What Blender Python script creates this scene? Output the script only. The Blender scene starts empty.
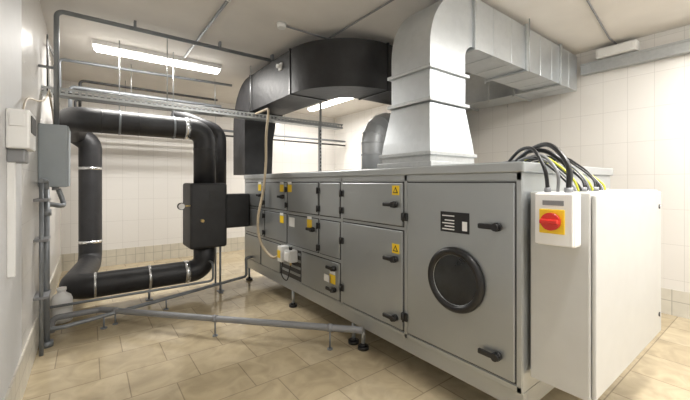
import bpy, bmesh, math, random
from mathutils import Vector, Matrix
random.seed(4)
scene = bpy.context.scene
try:
    scene.view_settings.view_transform = 'Standard'
    scene.view_settings.look = 'None'
    scene.view_settings.exposure = 0.1
except Exception: pass

# ------------------------------------------------------------ materials
def new_mat(name):
    m = bpy.data.materials.new(name); m.use_nodes = True
    nt = m.node_tree
    return m, nt, nt.nodes['Principled BSDF']

def simple(name, col, rough=0.5, metal=0.0, noise=0.06, nscale=8.0, bump=0.0, bscale=60.0):
    m, nt, b = new_mat(name)
    b.inputs['Roughness'].default_value = rough
    b.inputs['Metallic'].default_value = metal
    geo = nt.nodes.new('ShaderNodeNewGeometry')
    n = nt.nodes.new('ShaderNodeTexNoise'); n.inputs['Scale'].default_value = nscale
    n.inputs['Detail'].default_value = 4
    nt.links.new(geo.outputs['Position'], n.inputs['Vector'])
    r = nt.nodes.new('ShaderNodeValToRGB')
    r.color_ramp.elements[0].position = 0.3; r.color_ramp.elements[1].position = 0.7
    r.color_ramp.elements[0].color = tuple(max(0, c*(1-noise)) for c in col)+(1,)
    r.color_ramp.elements[1].color = tuple(min(1, c*(1+noise)) for c in col)+(1,)
    nt.links.new(n.outputs['Fac'], r.inputs['Fac'])
    nt.links.new(r.outputs['Color'], b.inputs['Base Color'])
    if bump > 0:
        n2 = nt.nodes.new('ShaderNodeTexNoise'); n2.inputs['Scale'].default_value = bscale
        nt.links.new(geo.outputs['Position'], n2.inputs['Vector'])
        bp = nt.nodes.new('ShaderNodeBump'); bp.inputs['Strength'].default_value = bump
        bp.inputs['Distance'].default_value = 0.01
        nt.links.new(n2.outputs['Fac'], bp.inputs['Height'])
        nt.links.new(bp.outputs['Normal'], b.inputs['Normal'])
    return m

def galv(name, c0, c1, rough=0.35, metal=0.8, scale=45, mixv=0.45, rv=0.03):
    m, nt, b = new_mat(name)
    b.inputs['Metallic'].default_value = metal
    geo = nt.nodes.new('ShaderNodeNewGeometry')
    v = nt.nodes.new('ShaderNodeTexVoronoi'); v.inputs['Scale'].default_value = scale
    nt.links.new(geo.outputs['Position'], v.inputs['Vector'])
    n = nt.nodes.new('ShaderNodeTexNoise'); n.inputs['Scale'].default_value = 3
    nt.links.new(geo.outputs['Position'], n.inputs['Vector'])
    sep = nt.nodes.new('ShaderNodeSeparateColor')
    nt.links.new(v.outputs['Color'], sep.inputs[0])
    mx = nt.nodes.new('ShaderNodeMath'); mx.operation = 'MULTIPLY_ADD'
    mx.inputs[1].default_value = mixv
    nt.links.new(sep.outputs[0], mx.inputs[0])
    m2 = nt.nodes.new('ShaderNodeMath'); m2.operation='MULTIPLY'; m2.inputs[1].default_value=1-mixv
    nt.links.new(n.outputs['Fac'], m2.inputs[0]); nt.links.new(m2.outputs[0], mx.inputs[2])
    r = nt.nodes.new('ShaderNodeValToRGB')
    r.color_ramp.elements[0].position = 0.15; r.color_ramp.elements[1].position = 0.8
    r.color_ramp.elements[0].color = c0+(1,); r.color_ramp.elements[1].color = c1+(1,)
    nt.links.new(mx.outputs[0], r.inputs['Fac'])
    nt.links.new(r.outputs['Color'], b.inputs['Base Color'])
    rr = nt.nodes.new('ShaderNodeMapRange')
    rr.inputs['To Min'].default_value = rough-rv; rr.inputs['To Max'].default_value = rough+rv
    nt.links.new(sep.outputs[1], rr.inputs['Value']); nt.links.new(rr.outputs[0], b.inputs['Roughness'])
    return m

def tile(name, axes, c1, c2, mortar, bw, rh, ms, offset=0.0, rough=0.3, bias=0.0, noise=0.0, shift=(0,0)):
    m, nt, b = new_mat(name)
    geo = nt.nodes.new('ShaderNodeNewGeometry')
    sp = nt.nodes.new('ShaderNodeSeparateXYZ'); nt.links.new(geo.outputs['Position'], sp.inputs[0])
    cb = nt.nodes.new('ShaderNodeCombineXYZ')
    for i, a in enumerate(axes):
        ad = nt.nodes.new('ShaderNodeMath'); ad.operation='ADD'; ad.inputs[1].default_value = 20+shift[i]
        nt.links.new(sp.outputs['XYZ'.index(a)], ad.inputs[0]); nt.links.new(ad.outputs[0], cb.inputs[i])
    br = nt.nodes.new('ShaderNodeTexBrick')
    br.offset = offset; br.squash = 1.0
    br.inputs['Scale'].default_value = 1.0
    br.inputs['Brick Width'].default_value = bw; br.inputs['Row Height'].default_value = rh
    br.inputs['Mortar Size'].default_value = ms; br.inputs['Mortar Smooth'].default_value = 0.3
    br.inputs['Bias'].default_value = bias
    br.inputs['Color1'].default_value = c1+(1,); br.inputs['Color2'].default_value = c2+(1,)
    br.inputs['Mortar'].default_value = mortar+(1,)
    nt.links.new(cb.outputs[0], br.inputs['Vector'])
    out = br.outputs['Color']
    if noise > 0:
        n = nt.nodes.new('ShaderNodeTexNoise'); n.inputs['Scale'].default_value = 5; n.inputs['Detail'].default_value = 8
        n.inputs['Distortion'].default_value = 1.2
        nt.links.new(geo.outputs['Position'], n.inputs['Vector'])
        mr = nt.nodes.new('ShaderNodeMapRange'); mr.inputs['From Min'].default_value=0.3; mr.inputs['From Max'].default_value=0.7
        mr.inputs['To Min'].default_value = 1-noise; mr.inputs['To Max'].default_value = 1+noise*0.6
        nt.links.new(n.outputs['Fac'], mr.inputs['Value'])
        mm = nt.nodes.new('ShaderNodeVectorMath'); mm.operation='SCALE'
        nt.links.new(out, mm.inputs[0]); nt.links.new(mr.outputs[0], mm.inputs['Scale'])
        out = mm.outputs[0]
    nt.links.new(out, b.inputs['Base Color'])
    b.inputs['Roughness'].default_value = rough
    bp = nt.nodes.new('ShaderNodeBump'); bp.inputs['Strength'].default_value = 0.25; bp.inputs['Distance'].default_value=0.004
    inv = nt.nodes.new('ShaderNodeMath'); inv.operation='SUBTRACT'; inv.inputs[0].default_value=1
    nt.links.new(br.outputs['Fac'], inv.inputs[1]); nt.links.new(inv.outputs[0], bp.inputs['Height'])
    nt.links.new(bp.outputs['Normal'], b.inputs['Normal'])
    return m

def emis(name, col, s):
    m, nt, b = new_mat(name)
    b.inputs['Base Color'].default_value = col+(1,)
    b.inputs['Emission Color'].default_value = col+(1,)
    b.inputs['Emission Strength'].default_value = s
    return m

WT1, WT2, WM = (0.75,0.73,0.70),(0.735,0.715,0.685),(0.58,0.56,0.535)
M_wallX = tile('wall_tile_x','YZ',WT1,WT2,WM,0.25,0.4,0.0025,rough=0.22)
M_wallY = tile('wall_tile_y','XZ',WT1,WT2,WM,0.25,0.4,0.0025,rough=0.22)
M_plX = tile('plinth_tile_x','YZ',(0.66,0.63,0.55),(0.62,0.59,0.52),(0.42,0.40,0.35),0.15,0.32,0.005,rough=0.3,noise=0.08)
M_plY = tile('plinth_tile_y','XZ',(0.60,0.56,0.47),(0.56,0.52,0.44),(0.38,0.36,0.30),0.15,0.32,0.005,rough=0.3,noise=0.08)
M_floor = tile('floor_stone_tile','XY',(0.46,0.375,0.24),(0.54,0.45,0.305),(0.31,0.25,0.165),0.46,0.40,0.0045,offset=0.37,rough=0.14,noise=0.18)
M_paint = simple('white_paint',(0.62,0.625,0.63),0.6,noise=0.02)
M_ceil = simple('ceiling_plaster',(0.72,0.69,0.65),0.8,noise=0.04,nscale=2.5)
M_case = simple('galvanised_casing',(0.375,0.395,0.405),0.32,0.62,noise=0.025,nscale=3)
M_frame = simple('aluminium_profile',(0.42,0.44,0.45),0.34,0.6,noise=0.02,nscale=3)
M_duct = galv('galvanised_duct',(0.50,0.53,0.555),(0.60,0.63,0.655),0.31,0.78,22,0.18,0.006)
M_duct2 = simple('galvanised_branch_metal',(0.60,0.62,0.64),0.45,0.35,noise=0.04)
M_flange = galv('duct_flange',(0.42,0.44,0.45),(0.52,0.54,0.55),0.38,0.7,40,0.3,0.01)
M_blk = simple('black_foam_insulation',(0.018,0.018,0.020),0.5,noise=0.35,nscale=5,bump=0.35,bscale=14)
M_blk2 = simple('black_plastic',(0.010,0.010,0.011),0.35,noise=0.1)
M_rub = simple('black_rubber',(0.02,0.02,0.02),0.6)
M_dark = simple('dark_gap',(0.05,0.05,0.05),0.6)
M_foil = galv('foil_band',(0.6,0.61,0.62),(0.85,0.86,0.87),0.25,0.9,60)
M_gpipe = simple('grey_steel_pipe',(0.20,0.215,0.23),0.4,0.3,noise=0.1)
M_gpvc = simple('grey_pvc',(0.22,0.225,0.235),0.4,noise=0.05)
M_gbox = simple('grey_enclosure',(0.33,0.37,0.40),0.4,noise=0.03)
M_cream = simple('cream_powder_coat',(0.54,0.54,0.525),0.4,noise=0.02)
M_wpl = simple('white_plastic',(0.80,0.80,0.79),0.35,noise=0.02)
M_beige = simple('beige_cable',(0.50,0.42,0.30),0.5,noise=0.06)
M_yel = simple('yellow_plastic',(0.85,0.58,0.02),0.4,noise=0.03)
M_red = simple('red_plastic',(0.62,0.03,0.02),0.3,noise=0.03)
M_yg = simple('yellow_green_wire',(0.50,0.50,0.03),0.4,noise=0.3,nscale=80)
M_brass = simple('brass',(0.6,0.45,0.2),0.3,0.9)
M_lens = emis('lamp_lens',(1.0,0.97,0.91),9.0)
M_lens2 = emis('lamp_tube_glow',(1.0,0.97,0.91),14.0)
M_glass = simple('porthole_glass',(0.02,0.022,0.024),0.04,0.0,noise=0.6,nscale=6)

# ------------------------------------------------------------ mesh builder
class B:
    def __init__(s, name):
        s.name=name; s.v=[]; s.f=[]; s.mi=[]; s.sm=[]; s.mats=[]
    def m(s, mat):
        if mat not in s.mats: s.mats.append(mat)
        return s.mats.index(mat)
    def add(s, verts, faces, mat, smooth=False):
        o=len(s.v); s.v += [tuple(v) for v in verts]; k=s.m(mat)
        for i,f in enumerate(faces):
            s.f.append([o+j for j in f]); s.mi.append(k)
            s.sm.append(smooth[i] if isinstance(smooth,list) else smooth)
    def box(s,x0,x1,y0,y1,z0,z1,mat,bev=0.0,rot=None):
        bm=bmesh.new(); bmesh.ops.create_cube(bm,size=1)
        c=Vector(((x0+x1)/2,(y0+y1)/2,(z0+z1)/2)); d=(abs(x1-x0),abs(y1-y0),abs(z1-z0))
        for v in bm.verts: v.co=Vector((v.co.x*d[0],v.co.y*d[1],v.co.z*d[2]))
        if bev>0:
            bmesh.ops.bevel(bm,geom=bm.edges[:],offset=min(bev,min(d)*0.45),segments=2,affect='EDGES',profile=0.5)
        if rot is not None:
            for v in bm.verts: v.co = rot @ v.co
        for v in bm.verts: v.co += c
        bm.verts.index_update()
        s.add([v.co.copy() for v in bm.verts],[[v.index for v in f.verts] for f in bm.faces],mat)
        bm.free()
    def sweep(s,pts,r,mat,seg=14,cap=True,radii=None):
        pts=[Vector(p) for p in pts]; n=len(pts)
        T=[]
        for i in range(n):
            a=pts[max(i-1,0)]; b=pts[min(i+1,n-1)]
            T.append((b-a).normalized())
        up=Vector((0,0,1)) if abs(T[0].z)<0.9 else Vector((1,0,0))
        N=(up-T[0]*up.dot(T[0])).normalized()
        vs=[];fs=[];sm=[]
        for i in range(n):
            if i>0:
                q=T[i-1].rotation_difference(T[i]); N=q@N; N=(N-T[i]*N.dot(T[i])).normalized()
            Bn=T[i].cross(N); rr=radii[i] if radii else r
            for k in range(seg):
                a=2*math.pi*k/seg
                vs.append(pts[i]+N*math.cos(a)*rr+Bn*math.sin(a)*rr)
        for i in range(n-1):
            for k in range(seg):
                k2=(k+1)%seg
                fs.append([i*seg+k,i*seg+k2,(i+1)*seg+k2,(i+1)*seg+k]); sm.append(True)
        if cap:
            fs.append([k for k in range(seg)][::-1]); sm.append(False)
            fs.append([(n-1)*seg+k for k in range(seg)]); sm.append(False)
        s.add(vs,fs,mat,sm)
    def cyl(s,p0,p1,r,mat,seg=18,r2=None):
        s.sweep([p0,p1],r,mat,seg,True,[r,r if r2 is None else r2])
    def tube(s,pts,r,mat,R=0.1,seg=14,steps=7):
        s.sweep(fillet(pts,R,steps),r,mat,seg)
    def loft(s,secs,mat,smooth=False,cap=True):
        n=len(secs[0])
        for k in range(n):
            k2=(k+1)%n; vs=[]; fs=[]
            for c in secs: vs += [c[k],c[k2]]
            for i in range(len(secs)-1): fs.append([2*i,2*i+1,2*i+3,2*i+2])
            s.add(vs,fs,mat,smooth)
        if cap:
            s.add(secs[0],[list(range(n))[::-1]],mat); s.add(secs[-1],[list(range(n))],mat)
    def ring(s,c,axis,R,r,mat,seg=40,sg=10):
        c=Vector(c); vs=[];fs=[]
        for i in range(seg):
            a=2*math.pi*i/seg
            if axis=='X': rad=Vector((0,math.cos(a),math.sin(a))); ax=Vector((1,0,0))
            elif axis=='Y': rad=Vector((math.cos(a),0,math.sin(a))); ax=Vector((0,1,0))
            else: rad=Vector((math.cos(a),math.sin(a),0)); ax=Vector((0,0,1))
            for k in range(sg):
                t=2*math.pi*k/sg
                vs.append(c+rad*(R+r*math.cos(t))+ax*(r*math.sin(t)))
        for i in range(seg):
            for k in range(sg):
                fs.append([i*sg+k,i*sg+(k+1)%sg,((i+1)%seg)*sg+(k+1)%sg,((i+1)%seg)*sg+k])
        s.add(vs,fs,mat,True)
    def done(s,parent=None):
        me=bpy.data.meshes.new(s.name); me.from_pydata([tuple(v) for v in s.v],[],s.f)
        for m in s.mats: me.materials.append(m)
        for i,p in enumerate(me.polygons):
            p.material_index=s.mi[i]; p.use_smooth=s.sm[i]
        bm=bmesh.new(); bm.from_mesh(me); bmesh.ops.recalc_face_normals(bm,faces=bm.faces[:]); bm.to_mesh(me); bm.free()
        me.update()
        o=bpy.data.objects.new(s.name,me); scene.collection.objects.link(o)
        if parent is not None: o.parent=parent
        return o

def fillet(pts,R,steps=7):
    pts=[Vector(p) for p in pts]; out=[pts[0]]
    for i in range(1,len(pts)-1):
        p=pts[i]; a=(pts[i-1]-p); b=(pts[i+1]-p)
        la,lb=a.length,b.length; a.normalize(); b.normalize()
        ang=a.angle(b)
        if abs(ang-math.pi)<0.02: out.append(p); continue
        t=min(R/math.tan(ang/2),la*0.49,lb*0.49)
        r=t*math.tan(ang/2)
        bis=(a+b).normalized(); c=p+bis*(r/math.sin(ang/2))
        s0=p+a*t-c; s1=p+b*t-c
        tot=s0.angle(s1); ax=s0.cross(s1).normalized()
        for k in range(steps+1):
            out.append(c+Matrix.Rotation(tot*k/steps,3,ax)@s0)
    out.append(pts[-1]); return out

def smooth_curve(pts,n=8):
    pts=[Vector(p) for p in pts]; P=[pts[0]]+pts+[pts[-1]]; out=[]
    for i in range(1,len(P)-2):
        for k in range(n):
            t=k/n
            out.append(0.5*((2*P[i])+(-P[i-1]+P[i+1])*t+(2*P[i-1]-5*P[i]+4*P[i+1]-P[i+2])*t*t+(-P[i-1]+3*P[i]-3*P[i+1]+P[i+2])*t**3))
    out.append(pts[-1]); return out

# ------------------------------------------------------------ room
XL,XR,YB,YF,H = -0.38,5.3,7.5,-1.6,3.25
def slab(name,*a,mat):
    b=B(name); b.box(*a,mat); return b.done()
slab('floor',XL-0.1,XR+0.1,YF-0.1,YB+0.1,-0.1,0,mat=M_floor)
slab('ceiling',XL-0.1,XR+0.1,YF-0.1,YB+0.1,H,H+0.1,mat=M_ceil)
slab('wall_back',XL-0.1,XR+0.1,YB,YB+0.1,0,H,mat=M_wallY)
slab('wall_right',XR,XR+0.1,YF,YB,0,H,mat=M_wallX)
slab('wall_front',XL-0.1,XR+0.1,YF-0.1,YF,0,H,mat=M_paint)
b=B('wall_left'); b.box(XL-0.1,XL,3.3,YB,0,H,M_wallX); b.box(XL-0.1,XL,YF,3.3,0,H,M_paint); b.done()
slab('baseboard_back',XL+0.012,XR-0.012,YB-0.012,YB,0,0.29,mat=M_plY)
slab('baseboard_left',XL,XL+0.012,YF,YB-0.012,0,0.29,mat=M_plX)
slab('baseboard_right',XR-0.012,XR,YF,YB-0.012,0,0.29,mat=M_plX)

# ------------------------------------------------------------ air handling unit
FX=1.95; Y0,Y1=0.925,5.18; BX=3.45; ZB,ZT=0.31,1.62
a=B('air_handling_unit')
a.box(FX,BX,Y0,Y1,ZB,ZT-0.06,M_frame,0.006)
a.box(FX-0.02,BX+0.02,Y0-0.015,Y1+0.01,ZT-0.06,ZT,M_frame,0.008)
a.box(FX+0.03,BX-0.03,Y0+0.05,Y1-0.05,ZT,ZT+0.006,M_case)
# base rail + legs
a.box(FX+0.01,FX+0.06,Y0,Y1,0.2,ZB,M_frame,0.004)
a.box(BX-0.06,BX-0.01,Y0,Y1,0.2,ZB,M_frame,0.004)
a.box(FX+0.06,BX-0.06,Y0,Y0+0.05,0.2,ZB,M_frame)
a.box(FX+0.06,BX-0.06,Y1-0.05,Y1,0.2,ZB,M_frame)
for ly in (0.98,2.36,2.50,3.68,5.1):
    for lx in (FX+0.035,BX-0.035):
        a.cyl((lx,ly,0.03),(lx,ly,0.2),0.018,M_frame)
        a.cyl((lx,ly,0.0),(lx,ly,0.028),0.05,M_blk2,20)
        a.cyl((lx,ly,0.028),(lx,ly,0.05),0.035,M_blk2,20,0.02)
def post(y,w=0.03):
    a.box(FX-0.008,FX,y-w/2,y+w/2,ZB,ZT-0.06,M_frame,0.003)
for y in (Y0+0.018,1.803,2.63,Y1-0.02): post(y)
a.box(FX-0.008,FX,Y0,Y1,ZB,ZB+0.035,M_frame,0.003)
a.box(FX-0.008,FX,Y0,Y1,1.515,1.56,M_frame,0.003)
def door(y0,y1,z0,z1,dx=0.018):
    a.box(FX-0.0045,FX+0.001,y0-0.009,y1+0.009,z0-0.009,z1+0.009,M_dark)
    a.box(FX-dx,FX,y0,y1,z0,z1,M_case,0.006)
def handle(y,z,side=1):
    a.cyl((FX-0.018,y,z),(FX-0.045,y,z),0.026,M_blk2,20)
    a.box(FX-0.062,FX-0.04,y-0.02 if side>0 else y-0.11,y+0.11 if side>0 else y+0.02,z-0.016,z+0.016,M_blk2,0.008)
    a.cyl((FX-0.04,y,z),(FX-0.066,y,z),0.022,M_blk2,20)
def hinge(y,z):
    a.box(FX-0.034,FX-0.006,y-0.03,y+0.03,z-0.03,z+0.03,M_blk2,0.006)
    a.cyl((FX-0.038,y,z-0.034),(FX-0.038,y,z+0.034),0.009,M_blk2,10)
def label(y0,y1,z0,z1,mat,x=FX-0.019):
    a.box(x-0.0015,x+0.001,y0,y1,z0,z1,mat)
def triangle(y,z,s=0.035):
    x=FX-0.0215
    a.box(FX-0.0195,FX-0.017,y-s*1.1,y+s*1.1,z-s*1.15,z+s*1.0,M_yel)
    a.add([(x,y-s*0.8,z-s*0.7),(x,y+s*0.8,z-s*0.7),(x,y,z+s*0.75),(x+.001,y-s*0.8,z-s*0.7),(x+.001,y+s*0.8,z-s*0.7),(x+.001,y,z+s*0.75)],
          [[0,1,2],[3,5,4],[0,3,4,1],[1,4,5,2],[2,5,3,0]],M_blk2)
    a.add([(x-.001,y-s*0.45,z-s*0.5),(x-.001,y+s*0.45,z-s*0.5),(x-.001,y,z+s*0.35)],[[0,1,2]],M_yel)
# module 1
door(0.965,1.78,0.36,1.5)
handle(1.06,1.24,1); handle(1.06,0.48,1)
a.cyl((FX-0.018,1.352,0.864),(FX-0.028,1.352,0.864),0.212,M_blk2,48)
a.ring((FX-0.03,1.352,0.864),'X',0.188,0.026,M_blk2,56,12)
a.ring((FX-0.036,1.352,0.864),'X',0.166,0.0035,M_flange,56,8)
a.cyl((FX-0.028,1.352,0.864),(FX-0.031,1.352,0.864),0.163,M_glass,56)
label(1.25,1.47,1.172,1.307,M_blk2)
for i,z in enumerate((1.28,1.25,1.23,1.21,1.19)):
    label(1.36,1.455-0.02*(i%2),z-0.003,z+0.004,M_wpl,FX-0.0208)
label(1.265,1.30,1.19,1.25,M_wpl,FX-0.0208)
for z in (1.24,0.475): hinge(1.803,z)
# module 2
door(1.83,2.605,1.165,1.5); door(1.83,2.605,0.36,1.125)
handle(1.90,1.33,1); handle(1.90,0.90,1); handle(1.90,0.44,1)
triangle(1.90,1.445); triangle(1.90,0.985)
for z in (1.40,1.24,0.95,0.50): hinge(2.615,z)
# module 3
a.box(FX-0.008,FX,2.645,Y1-0.04,1.125,1.155,M_frame,0.003)
a.box(FX-0.008,FX,2.645,Y1-0.04,0.725,0.755,M_frame,0.003)
for (y0,y1) in ((2.66,3.01),(3.05,3.73),(3.77,4.40),(4.44,5.13)): door(y0,y1,1.165,1.5)
for (y0,y1) in ((2.66,3.01),(3.05,3.73),(3.77,4.40),(4.44,5.13)): door(y0,y1,0.765,1.115)
for (y0,y1) in ((2.66,3.38),(3.95,4.52),(4.56,5.13)): door(y0,y1,0.36,0.715)
for y in (3.03,3.75,4.42): hinge(y,1.42); hinge(y,1.23)
for y in (3.03,4.42): hinge(y,1.05); hinge(y,0.82)
handle(3.12,1.0,1); handle(2.73,0.66,1); handle(2.73,0.45,1); handle(4.50,1.33,1); handle(3.83,1.33,1)
for (y,z) in ((3.83,1.44),(3.62,1.44),(3.83,1.05),(3.16,1.06),(4.52,1.44),(2.72,0.55)):
    label(y,y+0.10,z-0.05,z+0.04,M_yel); label(y+0.005,y+0.095,z+0.045,z+0.075,M_wpl)
label(3.55,3.68,0.98,1.09,M_wpl)
label(2.80,2.92,0.50,0.57,M_wpl)
# recessed damper zone
a.box(FX-0.003,FX,3.42,3.92,0.36,0.715,M_dark)
for z in (0.42,0.5,0.58,0.66): a.box(FX-0.010,FX,3.43,3.91,z-0.004,z+0.025,M_case,0.003)
AHU=a.done()

# damper actuators
ac=B('damper_actuator')
ac.box(FX-0.12,FX-0.01,3.48,3.62,0.58,0.72,M_cream,0.012); ac.box(FX-0.135,FX-0.12,3.50,3.60,0.60,0.70,M_wpl,0.004)
ac.cyl((FX-0.07,3.55,0.72),(FX-0.07,3.55,0.75),0.02,M_blk2); ac.cyl((FX-0.07,3.55,0.54),(FX-0.07,3.55,0.58),0.012,M_brass)
ac.box(FX-0.12,FX-0.01,3.70,3.80,0.55,0.74,M_wpl,0.012); ac.box(FX-0.127,FX-0.12,3.715,3.785,0.60,0.69,M_yel,0.002)
ac.sweep(smooth_curve([(FX-0.07,3.75,0.56),(FX-0.10,3.72,0.40),(FX-0.06,3.66,0.34),(FX-0.05,3.6,0.50),(FX-0.06,3.55,0.59)]),0.007,M_blk2,8)
ac.done(AHU)

# ------------------------------------------------------------ control cabinet
c=B('control_cabinet')
c.box(2.0,3.38,0.62,0.908,0.40,1.45,M_cream,0.006)
c.box(2.012,3.37,0.598,0.618,0.412,1.438,M_cream,0.007)
for z in (0.55,1.33):
    c.cyl((3.30,0.60,z),(3.30,0.592,z),0.016,M_blk2); c.cyl((3.30,0.594,z),(3.30,0.590,z),0.008,M_foil)
for x in (2.1,2.3,2.5): c.cyl((x,0.75,1.45),(x,0.75,1.475),0.022,M_gpvc)
CAB=c.done()
s=B('main_isolator_switch')
s.box(1.915,2.0,0.655,0.845,1.175,1.45,M_wpl,0.012)
s.box(1.90,1.916,0.66,0.84,1.18,1.445,M_wpl,0.006)
s.box(1.893,1.901,0.695,0.815,1.24,1.365,M_yel,0.004)
s.cyl((1.895,0.755,1.303),(1.872,0.755,1.303),0.045,M_red,28)
s.box(1.85,1.875,0.712,0.798,1.291,1.315,M_red,0.006)
for y in (0.70,0.80):
    s.cyl((1.96,y,1.45),(1.96,y,1.475),0.016,M_gpvc)
s.box(1.898,1.901,0.70,0.80,1.385,1.41,M_gpvc)
s.done(CAB)

cb=B('cable_bundle')
def cab(pts,r,m): cb.sweep(smooth_curve(pts),r,m,10)
cab([(1.96,0.80,1.476),(1.97,0.82,1.58),(2.02,0.90,1.69),(2.08,1.00,1.70),(2.14,1.1,1.64)],0.010,M_blk2)
cab([(1.96,0.70,1.476),(1.97,0.71,1.60),(2.03,0.82,1.71),(2.12,0.96,1.70),(2.22,1.1,1.64)],0.013,M_blk2)
cab([(2.1,0.75,1.476),(2.1,0.75,1.58),(2.1,0.86,1.68),(2.16,1.0,1.69),(2.3,1.1,1.64)],0.013,M_blk2)
cab([(1.96,0.75,1.455),(1.95,0.75,1.56),(2.0,0.84,1.65),(2.06,0.95,1.65),(2.16,1.05,1.64)],0.008,M_gpvc)
for i in range(13):
    x=2.15+i*0.045; h=random.uniform(0.02,0.09)
    cab([(x,0.75,1.455),(x+random.uniform(-.03,.03),0.77,1.49+h*0.4),(x+random.uniform(-.03,.05),0.86,1.57+h*0.5),(x+0.05,0.98,1.65+h*0.3),(x+0.1,1.1+random.uniform(0,.2),1.637)],0.006,[M_blk2,M_gpvc,M_yg,M_blk2,M_blk2][i%5])
cb.done()

# ------------------------------------------------------------ galvanised supply duct
d=B('galvanised_air_duct')
def rz(x0,x1,y0,y1,z): return [Vector((x0,y0,z)),Vector((x1,y0,z)),Vector((x1,y1,z)),Vector((x0,y1,z))]
def flz(x0,x1,y0,y1,z,t=0.03,e=0.028): d.box(x0-e,x1+e,y0-e,y1+e,z-t/2,z+t/2,M_flange,0.004)
dx0,dx1,dy0,dy1=2.165,2.64,1.75,2.18
d.box(dx0-0.09,dx1+0.09,dy0-0.08,dy1+0.09,ZT+0.006,ZT+0.05,M_flange,0.004)
d.box(dx0-0.06,dx1+0.06,dy0-0.05,dy1+0.06,ZT+0.05,ZT+0.10,M_flange)
flz(dx0-0.05,dx1+0.05,dy0-0.04,dy1+0.05,ZT+0.115)
d.loft([rz(dx0-0.06,dx1+0.06,dy0-0.05,dy1+0.06,ZT+0.13),rz(dx0-0.05,dx1+0.05,dy0-0.04,dy1+0.05,ZT+0.22),rz(dx0,dx1,dy0,dy1,2.15)],M_duct)
flz(dx0,dx1,dy0,dy1,2.17)
d.loft([rz(dx0,dx1,dy0,dy1,2.17),rz(dx0,dx1,dy0,dy1,2.42)],M_duct)
flz(dx0,dx1,dy0,dy1,2.43)
zb,zt=2.72,3.18
ri=0.12; cx,cz=dx1+ri,zb-ri
secs=[rz(dx0,dx1,dy0,dy1,2.44)]
Ro_x=cx-dx0; Ro_z=zt-cz
for i in range(15):
    t=i/14*math.pi/2
    o=(cx-Ro_x*math.cos(t), cz+Ro_z*math.sin(t)); n_=(cx-ri*math.cos(t), cz+ri*math.sin(t))
    secs.append([Vector((o[0],dy0,o[1])),Vector((n_[0],dy0,n_[1])),Vector((n_[0],dy1,n_[1])),Vector((o[0],dy1,o[1]))])
d.loft(secs,M_duct,True)
def flx(x,y0,y1,z0,z1,t=0.03,e=0.025): d.box(x-t/2,x+t/2,y0-e,y1+e,z0-e,z1+e,M_flange,0.004)
def fly(y,x0,x1,z0,z1,t=0.03,e=0.025): d.box(x0-e,x1+e,y-t/2,y+t/2,z0-e,z1+e,M_flange,0.004)
flx(cx+0.015,dy0,dy1,zb,zt)
d.box(cx,5.17,dy0,dy1,zb,zt,M_duct)
for x in (3.75,4.62): flx(x,dy0,dy1,zb,zt)
for x in (3.1,3.45,4.1,4.4,4.9): d.box(x-0.004,x+0.004,dy0-0.004,dy1+0.004,zb-0.004,zt+0.004,M_duct,0.003)
d.box(4.70,5.17,dy1,4.2,zb,zt,M_duct)
for y in (2.35,3.2,4.1): fly(y,4.70,5.17,zb,zt)
for (x,y) in ((3.75,dy0-0.04),(3.75,dy1+0.04),(4.66,2.7),(5.2,2.7),(4.66,4.0)):
    d.cyl((x,y,zb-0.04),(x,y,H),0.006,M_flange,8)
DUCT=d.done()
# smaller duct branch behind
e=B('galvanised_branch_duct')
bxx=3.30; byy=3.70
e.box(bxx-0.2,min(bxx+0.2,BX),byy-0.2,byy+0.2,ZT+0.006,ZT+0.05,M_flange,0.004)
P=fillet([(bxx,byy,ZT+0.05),(bxx,byy,2.38),(4.8,byy,2.38)],0.30,9)
e.sweep(P,0.17,M_duct2,24)
for kk in range(1,len(P)-1,2):
    p=P[kk]; t=(P[kk+1]-P[kk-1]).normalized()
    e.sweep([p-t*0.008,p+t*0.008],0.178,M_duct2,24)
e.sweep([Vector((bxx,byy,1.9)),Vector((bxx,byy,1.92))],0.182,M_duct2,24)
e.done(DUCT)
e=B('insulated_drop_duct')
e.box(4.8,5.15,3.42,3.90,2.0,2.72,M_blk,0.015); e.box(4.78,5.17,3.40,3.92,1.98,2.02,M_flange,0.004)
e.box(5.15,5.3,3.5,3.7,2.1,2.2,M_flange)
e.done(DUCT)

# ------------------------------------------------------------ black insulated rectangular duct
k=B('insulated_black_duct')
bz0,bz1=2.58,3.12; bw=0.52; bx0,bx1=1.95,1.95+bw
secs=[rz(bx0,bx1-0.06,5.2,5.72,1.632),rz(bx0,bx1-0.04,5.2,5.72,2.2)]
for i in range(19):
    t=i/18*math.pi/2
    oy,oz=5.06+0.66*math.cos(t),2.42+0.70*math.sin(t); iy,iz=5.06+0.14*math.cos(t),2.42+0.16*math.sin(t)
    secs.append([Vector((bx0,iy,iz)),Vector((bx1,iy,iz)),Vector((bx1,oy,oz)),Vector((bx0,oy,oz))])
secs.append([Vector((bx0,3.69,bz0)),Vector((bx1,3.69,bz0)),Vector((bx1,3.69,bz1)),Vector((bx0,3.69,bz1))])
k.loft(secs,M_blk,True)
def rect_sec(o,i): return [Vector((o[0],o[1],bz0)),Vector((i[0],i[1],bz0)),Vector((i[0],i[1],bz1)),Vector((o[0],o[1],bz1))]
ccx,ccy=2.78,3.69; Ro=0.83; Ri=Ro-bw
secs=[]
for i in range(25):
    t=i/24*math.pi/2
    secs.append(rect_sec((ccx-Ro*math.cos(t),ccy-Ro*math.sin(t)),(ccx-Ri*math.cos(t),ccy-Ri*math.sin(t))))
k.loft(secs,M_blk,True)
k.box(ccx,3.75,ccy-Ro,ccy-Ri,bz0,bz1,M_blk,0.0)
k.box(ccx-0.01,ccx+0.02,ccy-Ro-0.012,ccy-Ri+0.012,bz0-0.012,bz1+0.012,M_blk2,0.005)
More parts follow.
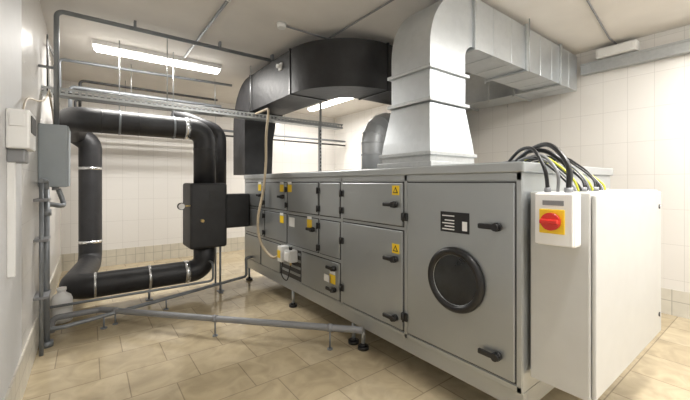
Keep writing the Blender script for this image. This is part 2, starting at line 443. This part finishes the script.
k.box(1.938,1.95+bw+0.012,3.68,3.71,bz0-0.012,bz1+0.012,M_blk2,0.005)
k.box(1.938,1.95+bw+0.012,4.95,4.98,bz0-0.012,bz1+0.012,M_blk2,0.005)
k.box(3.42,3.74,ccy-Ro+0.02,ccy-Ri-0.03,ZT+0.006,bz0,M_blk,0.02)
for (x,y) in ((1.93,4.9),(2.49,4.9),(3.3,2.84)): k.cyl((x,y,bz0),(x,y,H),0.006,M_flange,8)
k.box(1.93,1.955,3.9,3.98,2.93,3.02,M_wpl,0.004)
k.cyl((1.935,3.94,2.975),(1.89,3.94,2.975),0.025,M_wpl)
k.done()

# ------------------------------------------------------------ black insulated pipe loop
p=B('insulated_pipe_loop')
py=5.0; R=0.145
p.tube([(1.3,py,1.45),(1.3,py,2.24),(-0.17,py,2.24),(-0.17,6.42,2.24),(0.02,6.42,2.1),(0.02,6.42,0.29),(-0.16,py,0.29),(1.3,py,0.29),(1.3,py,0.65)],R,M_blk,0.18,24,9)
def band(c0,ax,r=R+0.006,w=0.03,m=M_foil):
    c0=Vector(c0); ax=Vector(ax); p.sweep([c0-ax*w,c0+ax*w],r,m,24)
band((1.06,py,2.24),(1,0,0)); band((0.5,py,2.24),(1,0,0),R+0.004,0.005,M_blk2); band((1.3,py,1.97),(0,0,1),R+.004,0.006,M_blk2)
band((1.06,py,0.29),(1,0,0)); band((0.12,py,2.24),(1,0,0),R+.004,0.006,M_blk2)
band((0.06,py,0.29),(1,0,0),R+.004,0.012)
band((0.02,6.42,1.72),(0,0,1),R+.005,0.02); band((0.02,6.42,0.62),(0,0,1),R+.005,0.02)
for x in (0.62,):
    p.cyl((x,py,0.0),(x,py,0.15),0.014,M_gpipe); p.box(x-0.04,x+0.04,py-0.04,py+0.04,0,0.012,M_gpipe)
    band((x,py,0.29),(1,0,0),R+0.008,0.015)
for x in (0.3,0.9):
    p.cyl((x,py,2.38),(x,py,H),0.006,M_flange,8); band((x,py,2.24),(1,0,0),R+0.007,0.012,M_gpipe)
# second riser
p.tube([(0.95,5.35,2.5),(1.62,5.35,2.3),(1.62,5.35,1.4)],0.09,M_blk,0.2,16,7)
LOOP=p.done()
v=B('insulated_valve_housing')
v.box(1.06,1.54,4.76,5.24,0.62,1.5,M_blk,0.03)
v.box(1.54,1.93,4.92,5.16,0.85,1.34,M_blk,0.02)
v.cyl((1.12,4.8,1.2),(0.95,4.76,1.2),0.01,M_brass); v.cyl((0.95,4.79,1.2),(0.95,4.735,1.2),0.045,M_blk2,24); v.cyl((0.95,4.736,1.2),(0.95,4.730,1.2),0.038,M_wpl,24)
v.cyl((1.2,4.76,1.0),(1.2,4.70,1.0),0.02,M_brass)
v.box(1.3,1.42,4.752,4.762,1.28,1.40,M_rub)
for (x,y) in ((1.46,4.82),(1.50,5.18)):
    v.cyl((x,y,0),(x,y,0.64),0.014,M_gpipe); v.box(x-.04,x+.04,y-.04,y+.04,0,0.01,M_gpipe)
v.done(LOOP)

# ------------------------------------------------------------ floor pipes
f=B('condensate_drain_pipe')
f.tube([(1.93,2.30,0.20),(1.88,2.36,0.20),(0.10,4.50,0.14),(-0.30,4.50,0.14),(-0.30,4.50,0.0)],0.030,M_gpvc,0.06,14)
for t in (0.08,0.5,0.93):
    x=1.88+(0.10-1.88)*t; y=2.36+(4.50-2.36)*t; z=0.20-0.06*t
    f.cyl((x,y,0),(x,y,z),0.008,M_gpipe); f.cyl((x,y,0),(x,y,0.01),0.025,M_gpipe)
    dx,dy=1.78/2.78,-2.14/2.78
    f.cyl((x-dx*.02,y-dy*.02,z),(x+dx*.02,y+dy*.02,z),0.035,M_gpvc)
f.done()
f=B('water_supply_pipe')
f.tube([(1.93,4.88,0.40),(1.85,4.88,0.40),(1.85,4.86,0.13),(-0.18,4.2,0.13),(-0.33,4.2,0.13),(-0.33,4.2,0.6)],0.02,M_gpipe,0.05,12)
for t in (0.2,0.55,0.85):
    x=1.85-2.03*t; y=4.86-0.66*t
    f.cyl((x,y,0),(x,y,0.13),0.008,M_gpipe); f.cyl((x,y,0),(x,y,0.01),0.03,M_gpipe)
f.tube([(1.3,4.75,0.45),(1.3,4.6,0.45),(1.3,4.6,0.22),(-0.1,4.62,0.22),(-0.34,4.62,0.22)],0.014,M_gpipe,0.05,10)
f.done()

# ------------------------------------------------------------ left wall services
g=B('grey_junction_enclosure')
g.box(XL,-0.165,4.25,4.65,1.46,2.06,M_gbox,0.012); g.box(-0.167,-0.155,4.26,4.64,1.47,2.05,M_gbox,0.004)
for y in (4.3,4.4): g.cyl((-0.26,y,1.46),(-0.26,y,1.43),0.025,M_gpvc)
g.done()
g=B('wall_riser_pipe')
g.cyl((-0.31,4.14,0),(-0.31,4.14,1.44),0.024,M_gpipe); g.cyl((-0.31,4.14,1.2),(-0.31,4.14,1.26),0.036,M_gpipe)
g.cyl((-0.31,4.14,0),(-0.31,4.14,0.05),0.05,M_gpipe)
g.tube([(-0.31,4.14,1.40),(-0.31,4.14,1.52),(-0.33,4.0,1.52),(-0.33,3.9,1.52)],0.02,M_gpipe,0.04)
g.cyl((-0.33,3.95,0),(-0.33,3.95,1.52),0.016,M_gpipe)
for z in (0.5,1.0,1.35): g.box(XL,-0.28,3.93,4.17,z-0.012,z+0.012,M_gpvc,0.003)
g.sweep(smooth_curve([(-0.24,4.38,1.44),(-0.20,4.36,1.30),(-0.22,4.30,1.28),(-0.28,4.2,1.30),(-0.31,4.14,1.30)]),0.022,M_gpipe,12)
g.done()
g=B('ceiling_conduit')
g.tube([(-0.25,4.31,2.06),(-0.25,4.31,3.17),(2.9,4.31,3.17)],0.022,M_gpipe,0.06)
for x in (0.4,1.3,2.0): g.box(x-.012,x+.012,4.28,4.34,3.16,H,M_gpipe)
g.box(-0.38,-0.25,4.295,4.325,2.6,2.62,M_gpipe)
g.done()
g=B('ceiling_conduit')
g.cyl((1.05,-1.0,3.225),(1.05,5.05,3.225),0.014,M_gpipe)
g.tube([(1.69,3.4,3.235),(2.3,3.4,3.235),(2.3,-1.0,3.235)],0.010,M_gpvc,0.03,8)
g.tube([(1.5,0.9,3.235),(5.0,1.35,3.235),(5.25,1.35,3.235)],0.010,M_gpvc,0.03,8)
g.cyl((1.69,3.4,3.25),(1.69,3.4,3.20),0.055,M_wpl,24,0.045)
for y in (2,3.2,4.5): g.box(1.03,1.07,y,y+.02,3.21,H,M_wpl)
g.done()
g=B('ceiling_water_pipe')
g.tube([(-0.20,5.9,2.4),(-0.20,5.9,2.80),(1.8,5.9,2.80)],0.024,M_gpipe,0.05)
g.tube([(-0.30,5.65,2.6),(-0.30,5.65,3.08),(1.9,5.65,3.12)],0.02,M_gpipe,0.05)
g.tube([(-0.10,6.1,2.42),(-0.10,6.1,2.95),(1.8,6.1,2.95)],0.018,M_rub,0.05)
g.tube([(-0.15,6.0,2.40),(-0.15,6.0,2.66),(1.85,6.0,2.66)],0.016,M_rub,0.05)
g.tube([(0.1,6.9,2.55),(5.2,6.9,2.55)],0.024,M_gpipe,0.05)
g.tube([(0.1,6.9,2.45),(5.2,6.9,2.45)],0.018,M_rub,0.05)
g.tube([(0.1,6.9,2.36),(1.9,6.9,2.36)],0.03,M_gpvc,0.05)
for x in (0.5,1.7): g.cyl((x,5.9,2.80),(x,5.9,H),0.006,M_flange,8)
for x in (0.5,2.0,3.5): g.cyl((x,6.9,2.34),(x,6.9,H),0.005,M_flange,8)
g.done()

t=B('perforated_cable_tray')
ty,tz=4.52,2.40
t.box(XL,3.36,ty,ty+0.003,tz,tz+0.022,M_flange); t.box(XL,3.36,ty,ty+0.003,tz+0.05,tz+0.072,M_flange); 
t.box(XL,3.36,ty,ty+0.16,tz-0.003,tz,M_flange); t.box(XL,3.36,ty+0.157,ty+0.16,tz,tz+0.072,M_flange)
x=XL+0.02
while x<3.34:
    t.box(x,x+0.022,ty,ty+0.003,tz+0.02,tz+0.052,M_flange); x+=0.055
for i in range(3):
    t.sweep([(XL,ty+0.04+i*0.035,tz+0.025),(1.0,ty+0.05+i*0.03,tz+0.03),(2.2,ty+0.04+i*0.035,tz+0.025),(3.2,ty+0.06+i*.03,tz+0.02)],0.012,[M_blk2,M_wpl,M_gpvc][i],8)
t.sweep(smooth_curve([(XL,ty+.06,tz+0.07),(0.2,ty+.07,tz+0.085),(0.9,ty+.06,tz+0.075),(1.6,ty+.08,tz+0.09),(2.4,ty+.07,tz+0.07)]),0.012,M_blk2,8)
t.box(2.90,2.94,ty-0.004,ty,ZT+0.006,H,M_flange); t.box(2.90,2.903,ty,ty+0.03,ZT+0.006,tz-0.004,M_flange)
z=1.7
while z<2.36: t.box(2.912,2.928,ty-0.006,ty-0.0035,z,z+0.03,M_dark); z+=0.055
t.cyl((0.75,ty+0.01,tz),(0.75,ty+0.01,H),0.006,M_flange,8)
t.done()

w=B('wall_cable_bundle')
for i in range(5):
    w.sweep(smooth_curve([(-0.34+0.02*(i%2),4.7-0.02*i,2.43),(-0.33,4.6-0.03*i,2.75+0.05*i),(-0.35,4.9,3.0),(-0.35,5.4+0.1*i,3.1)]),0.006,[M_wpl,M_blk2,M_gpvc][i%3],8)
    w.sweep(smooth_curve([(-0.32,4.58,2.45),(-0.30+0.03*(i%3),4.5-0.03*i,2.3),(-0.28,4.4+0.03*i,2.15),(-0.27,4.35+0.04*i,2.05)]),0.007,[M_beige,M_wpl,M_blk2][i%3],8)
w.sweep(smooth_curve([(-0.33,2.9,1.92),(-0.35,3.3,2.1),(-0.34,3.9,2.2),(-0.33,4.3,2.3),(-0.32,4.55,2.44)]),0.007,M_beige,8)
w.done()

n=B('wall_thermostat_box')
n.box(XL,-0.275,2.70,2.98,1.70,1.93,M_wpl,0.012); n.box(-0.275,-0.270,2.74,2.94,1.80,1.90,M_dark)
n.box(-0.36,-0.30,2.692,2.70,1.83,1.90,M_wpl); 
n.box(XL,-0.30,2.74,2.90,1.62,1.70,M_gpvc,0.008)
n.box(XL,-0.345,2.75,2.79,0.95,1.64,M_wpl,0.004)
n.done()

q=B('plastic_canister')
prof=[(0.0,0.085),(0.01,0.095),(0.24,0.095),(0.28,0.08),(0.31,0.04),(0.33,0.035),(0.335,0.042),(0.365,0.042)]
q.sweep([(-0.235,4.80,z) for z,_ in prof],0,M_wpl,26,True,[r for _,r in prof])
q.done()

h=B('flexible_cable_hose')
h.sweep(smooth_curve([(1.85,4.10,2.38),(1.83,4.12,2.1),(1.86,4.2,1.75),(1.86,4.28,1.4),(1.80,4.32,1.0),(1.82,4.25,0.70),(1.88,4.05,0.55),(1.90,3.84,0.62)]),0.017,M_beige,12)
h.tube([(1.85,4.10,2.36),(1.85,4.10,2.40),(1.85,4.10,2.46),(1.85,4.515,2.46)],0.014,M_beige,0.04)
h.done()

# ------------------------------------------------------------ luminaires
def luminaire(name,x0,x1,y0,y1,zt=H,drop=0.10,power=40):
    L=B(name)
    L.box(x0,x1,y0,y1,zt-drop*0.55,zt,M_wpl,0.006)
    L.box(x0+0.02,x1-0.02,y0+0.02,y1-0.02,zt-drop,zt-drop*0.55,M_lens,0.02)
    if x1-x0>y1-y0:
        for yy in (y0+0.055,y1-0.055): L.cyl((x0+0.04,yy,zt-drop-0.003),(x1-0.04,yy,zt-drop-0.003),0.012,M_lens2,10)
    else:
        for xx in (x0+0.055,x1-0.055): L.cyl((xx,y0+0.04,zt-drop-0.003),(xx,y1-0.04,zt-drop-0.003),0.012,M_lens2,10)
    o=L.done()
    ld=bpy.data.lights.new(name+'_lamp','AREA'); ld.shape='RECTANGLE'; ld.size=(x1-x0)*0.95; ld.size_y=(y1-y0)*0.9
    ld.energy=power; ld.color=(1.0,0.972,0.93)
    lo=bpy.data.objects.new('lamp',ld); lo.location=((x0+x1)/2,(y0+y1)/2,zt-drop-0.03); scene.collection.objects.link(lo)
    lo.parent=o
    return o
luminaire('added_fill_light',0.03,1.58,5.13,5.30,power=75)
luminaire('added_fill_light',3.95,4.14,5.1,6.7,power=78)
luminaire('added_fill_light',1.3,2.85,0.1,0.27,power=60)  # added fill light above the frame, unseen, brightens the room
luminaire('added_fill_light',3.5,5.05,-0.1,0.07,power=54)
luminaire('added_fill_light',1.5,3.05,-1.1,-0.93,power=55)  # unseen fixture behind the camera, added as extra fill light

em=B('emergency_wall_lamp')
em.box(5.15,5.3,1.13,1.54,3.08,3.2,M_wpl,0.015); em.box(5.13,5.15,1.16,1.51,3.09,3.18,M_wpl,0.008)
em.done()
tr=B('wall_cable_trunking')
tr.box(5.2,5.3,-1.2,1.72,2.93,3.06,M_flange,0.004); tr.box(5.19,5.2,-1.2,1.72,2.925,2.95,M_flange); tr.box(5.19,5.2,-1.2,1.72,3.04,3.065,M_flange)
tr.done()

# ------------------------------------------------------------ world, camera
wd=bpy.data.worlds.new('world'); scene.world=wd; wd.use_nodes=True
wd.node_tree.nodes['Background'].inputs[0].default_value=(0.8,0.85,0.9,1); wd.node_tree.nodes['Background'].inputs[1].default_value=0.4
cd=bpy.data.cameras.new('camera'); cd.sensor_width=36; cd.lens=340/690*36; cd.shift_y=-17/690; cd.clip_start=0.02
co=bpy.data.objects.new('camera',cd); co.location=(0,0,1.5); co.rotation_euler=(math.radians(90),0,math.radians(-37))
scene.collection.objects.link(co); scene.camera=co
